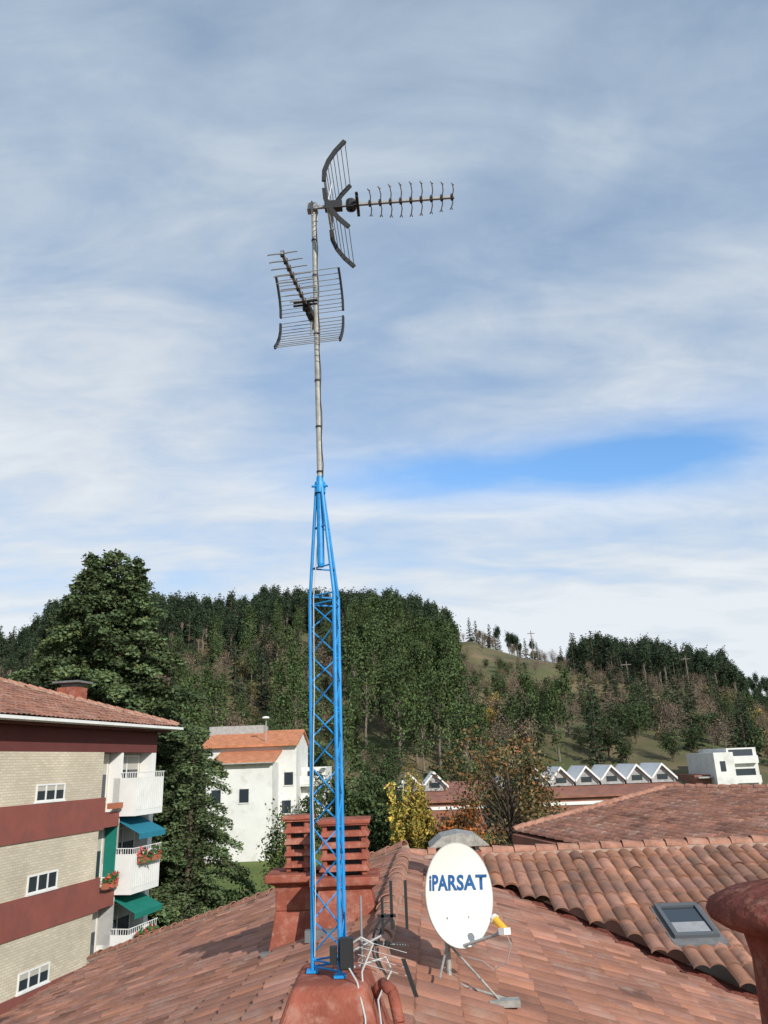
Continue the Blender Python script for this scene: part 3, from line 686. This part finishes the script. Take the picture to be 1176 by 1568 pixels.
for k in range(14): mb.box(.2+k*2.1,1.4+k*2.1,79.9,79.97,-6.3,-5.2,4)
mb.build('factory_body',[M_brick,M_brick,M_white,M_grey,M_glass],fa)
wb=empty('white_apartment_building');mb=MB()
mb.box(42.6,45.2,108,118,-10,-.4,0);mb.box(45.2,49.2,110,120,-10,.1,0);mb.box(40.4,42.6,110,118,-10,-3.2,3)
for z in(-1.0,-3.5,-6.0): mb.box(45.25,49.0,109.2,110,z-.9,z+.05,0);mb.box(45.5,48.7,109.95,109.99,z+.05,z+.9,1)
mb.box(43.3,44.0,107.95,108.02,-2.8,-1.5,1);mb.box(40.6,42.5,109,110,-3.6,-3.4,2)
mb.build('body',[M_wht2,M_glass,M_grey,M_brick],wb)
hh=empty('distant_house');mb=MB();mb.box(15.8,18.4,118,122,-6,.6,0);pitched(15.5,18.7,117.6,120,.6,1.6,1);pitched(15.5,18.7,122.4,120.003,.6,1.6,1);mb.box(16.3,16.9,117.95,118.02,-.6,.2,2);mb.build('body',[M_wht2,M_orange,M_glass],hh)
# neighbouring roof right
nr_=empty('neighbour_roof')
A=np.array([9.9,30,-1.30]);Lp=np.array([3.7,27,-2.30]);B=np.array([12.6,22,-2.0])
ud=(Lp-A);ud=ud/np.linalg.norm(ud);dd=(B-A);dd=dd-ud*(dd@ud);dd/=np.linalg.norm(dd)
P1=A-ud*4.0
def inside(c):
    q=(c-A)@ud;d_=(c-A)@dd
    return q>-.36*d_-.0
o=tile_sheet('roof_tiles',P1,ud,dd,10.9,8,inside,M_tile,tw=.27,tl=.42,ns=6,amp=.06);o.parent=nr_
caps('roof_hip',tuple(A+np.array([0,0,.05])),tuple(A+(dd-.36*ud)*8+np.array([0,0,.05])),par=nr_);caps('roof_verge',tuple(A+np.array([0,0,.04])),tuple(A+ud*6.9+np.array([0,0,.04])),par=nr_)
P2=A+(dd-.36*ud)*8;P3=A+ud*6.9;P4=A+ud*6.9+dd*8
q=[p-np.array([0,0,.08]) for p in (A,P2,P4,P3)]
mb=MB();mb.add(q+[p*np.array([1,1,0])+np.array([0,0,-11]) for p in q],[(0,1,2,3),(0,4,5,1),(1,5,6,2),(2,6,7,3),(3,7,4,0)],1)
R1=P2-np.array([0,0,.03]);R0=A-np.array([0,0,.03]);mb.add([R0,R1,R1+np.array([5,1.5,-1.9]),R0+np.array([5,1.5,-1.9])],[(0,1,2,3)],1)
mb.build('walls',[M_wht2,M_brick],nr_)
fe=empty('garden_fence');mb=MB();mb.box(-11.2,-7.2,39.0,39.05,-9.7,-7.9,0)
for k in range(5): mb.cyl((-11.2+k,39.1,-9.8),(-11.2+k,39.1,-7.8),.04,mi=1)
mb.build('panels',[M_fence,M_steel],fe)
for (x,y) in((62,205),(84,222),(47,255)):
    ut=empty('utility_pole');z=float(terr(x,y));mb=MB();mb.cyl((x,y,z-1),(x,y,z+10),.2,.12);mb.box(x-1.2,x+1.2,y-.08,y+.08,z+9.0,z+9.2);mb.build('pole',[M_barkl],ut)
# ------------------------------------------------------------------ world & light
SUNAZ=math.radians(180-31);EL=math.radians(28)
w=bpy.data.worlds.new('World');S.world=w;w.use_nodes=True;nt=w.node_tree;N=nt.nodes;L=nt.links
bg=N['Background'];bg.inputs['Strength'].default_value=.15
sky=N.new('ShaderNodeTexSky');sky.sky_type='NISHITA';sky.sun_disc=False;sky.sun_elevation=EL;sky.sun_rotation=SUNAZ;sky.dust_density=.3;sky.ozone_density=2.5
tc=N.new('ShaderNodeTexCoord');sp=N.new('ShaderNodeSeparateXYZ');L.new(tc.outputs['Generated'],sp.inputs[0])
def M(op,a,b=None,c=None,clamp=False):
    n=N.new('ShaderNodeMath');n.operation=op;n.use_clamp=clamp
    for i,v in enumerate((a,b,c)):
        if v is None: continue
        if isinstance(v,(int,float)): n.inputs[i].default_value=v
        else: L.new(v,n.inputs[i])
    return n.outputs[0]
x,y,z=sp.outputs
zz=M('ADD',M('MAXIMUM',z,0),.20)
cb=N.new('ShaderNodeCombineXYZ');L.new(M('DIVIDE',x,zz),cb.inputs[0]);L.new(M('DIVIDE',y,zz),cb.inputs[1])
def noise(rot,scx,scy,scale,det,ro,dis,off=0):
    mp=N.new('ShaderNodeMapping');mp.inputs['Rotation'].default_value=(0,0,math.radians(rot));mp.inputs['Scale'].default_value=(scx,scy,1);mp.inputs['Location'].default_value=(off,off*.7,0)
    L.new(cb.outputs[0],mp.inputs['Vector']);n=N.new('ShaderNodeTexNoise');n.inputs['Scale'].default_value=scale;n.inputs['Detail'].default_value=det;n.inputs['Roughness'].default_value=ro;n.inputs['Distortion'].default_value=dis
    L.new(mp.outputs[0],n.inputs['Vector']);return n.outputs['Fac']
n1=noise(-35,.8,1.4,1.0,7,.5,.3,3.1)
n2=noise(-50,.8,1.4,2.6,10,.55,.5,1.7)
n3=noise(-35,.7,1.7,4.2,10,.6,.7,5.2)
def gau(cx,cz,sx,sz):
    a=M('DIVIDE',M('SUBTRACT',x,cx),sx);b=M('DIVIDE',M('SUBTRACT',z,cz),sz)
    return M('EXPONENT',M('MULTIPLY',M('ADD',M('MULTIPLY',a,a),M('MULTIPLY',b,b)),-1.))
g=M('ADD',M('MULTIPLY',gau(.36,.345,.16,.05),1.0),M('MULTIPLY',gau(.10,.35,.20,.035),.8))
hor=M('EXPONENT',M('MULTIPLY',M('MAXIMUM',z,0),-7.))
tex=M('ADD',M('ADD',M('MULTIPLY',n1,.8),M('MULTIPLY',n2,.5)),M('MULTIPLY',n3,.30))
cov=M('ADD',tex,M('MULTIPLY',hor,.45));cov=M('SUBTRACT',cov,M('MULTIPLY',g,.50))
cov=M('DIVIDE',M('SUBTRACT',cov,.40),.50,clamp=True)
cov=M('ADD',M('MULTIPLY',cov,.72),.25)
cov=M('SUBTRACT',cov,M('MULTIPLY',g,.24),clamp=True)
ramp=N.new('ShaderNodeValToRGB');br=M('ADD',M('MULTIPLY',M('SUBTRACT',tex,.80),1.25),M('SUBTRACT',1.08,M('MULTIPLY',z,.90)),clamp=True)
L.new(br,ramp.inputs['Fac'])
e0=ramp.color_ramp.elements[0];e0.position=.1;e0.color=(.27,.36,.47,1);e1=ramp.color_ramp.elements[1];e1.position=.98;e1.color=(.82,.86,.90,1)
em=ramp.color_ramp.elements.new(.5);em.color=(.44,.54,.66,1)
sc=N.new('ShaderNodeVectorMath');sc.operation='SCALE';sc.inputs['Scale'].default_value=6.67;L.new(ramp.outputs['Color'],sc.inputs[0])
tn=N.new('ShaderNodeMix');tn.data_type='RGBA';tn.blend_type='MULTIPLY';tn.inputs[0].default_value=1;L.new(sky.outputs[0],tn.inputs[6]);tn.inputs[7].default_value=(1.0,1.28,1.45,1)
mx=N.new('ShaderNodeMix');mx.data_type='RGBA';L.new(cov,mx.inputs[0]);L.new(tn.outputs[2],mx.inputs[6]);L.new(sc.outputs[0],mx.inputs[7]);L.new(mx.outputs[2],bg.inputs['Color'])
sd=bpy.data.lights.new('sun','SUN');sd.energy=4.4;sd.angle=math.radians(.6);sd.color=(1,.95,.87)
so=bpy.data.objects.new('sun',sd);COL.objects.link(so)
d=Vector((math.sin(SUNAZ)*math.cos(EL),math.cos(SUNAZ)*math.cos(EL),math.sin(EL)));so.rotation_euler=d.to_track_quat('Z','Y').to_euler();so.location=(20,-20,30)
# camera
cd=bpy.data.cameras.new('camera');co=bpy.data.objects.new('camera',cd);COL.objects.link(co);S.camera=co
cd.sensor_fit='VERTICAL';cd.sensor_height=34.6;cd.sensor_width=25.95;cd.lens=26.0;cd.clip_start=.05;cd.clip_end=6000
co.matrix_world=Matrix.Rotation(math.radians(108),4,'X')@Matrix.Rotation(math.radians(-2.2),4,'Z')
S.view_settings.view_transform='Standard';S.view_settings.look='None';S.view_settings.exposure=0
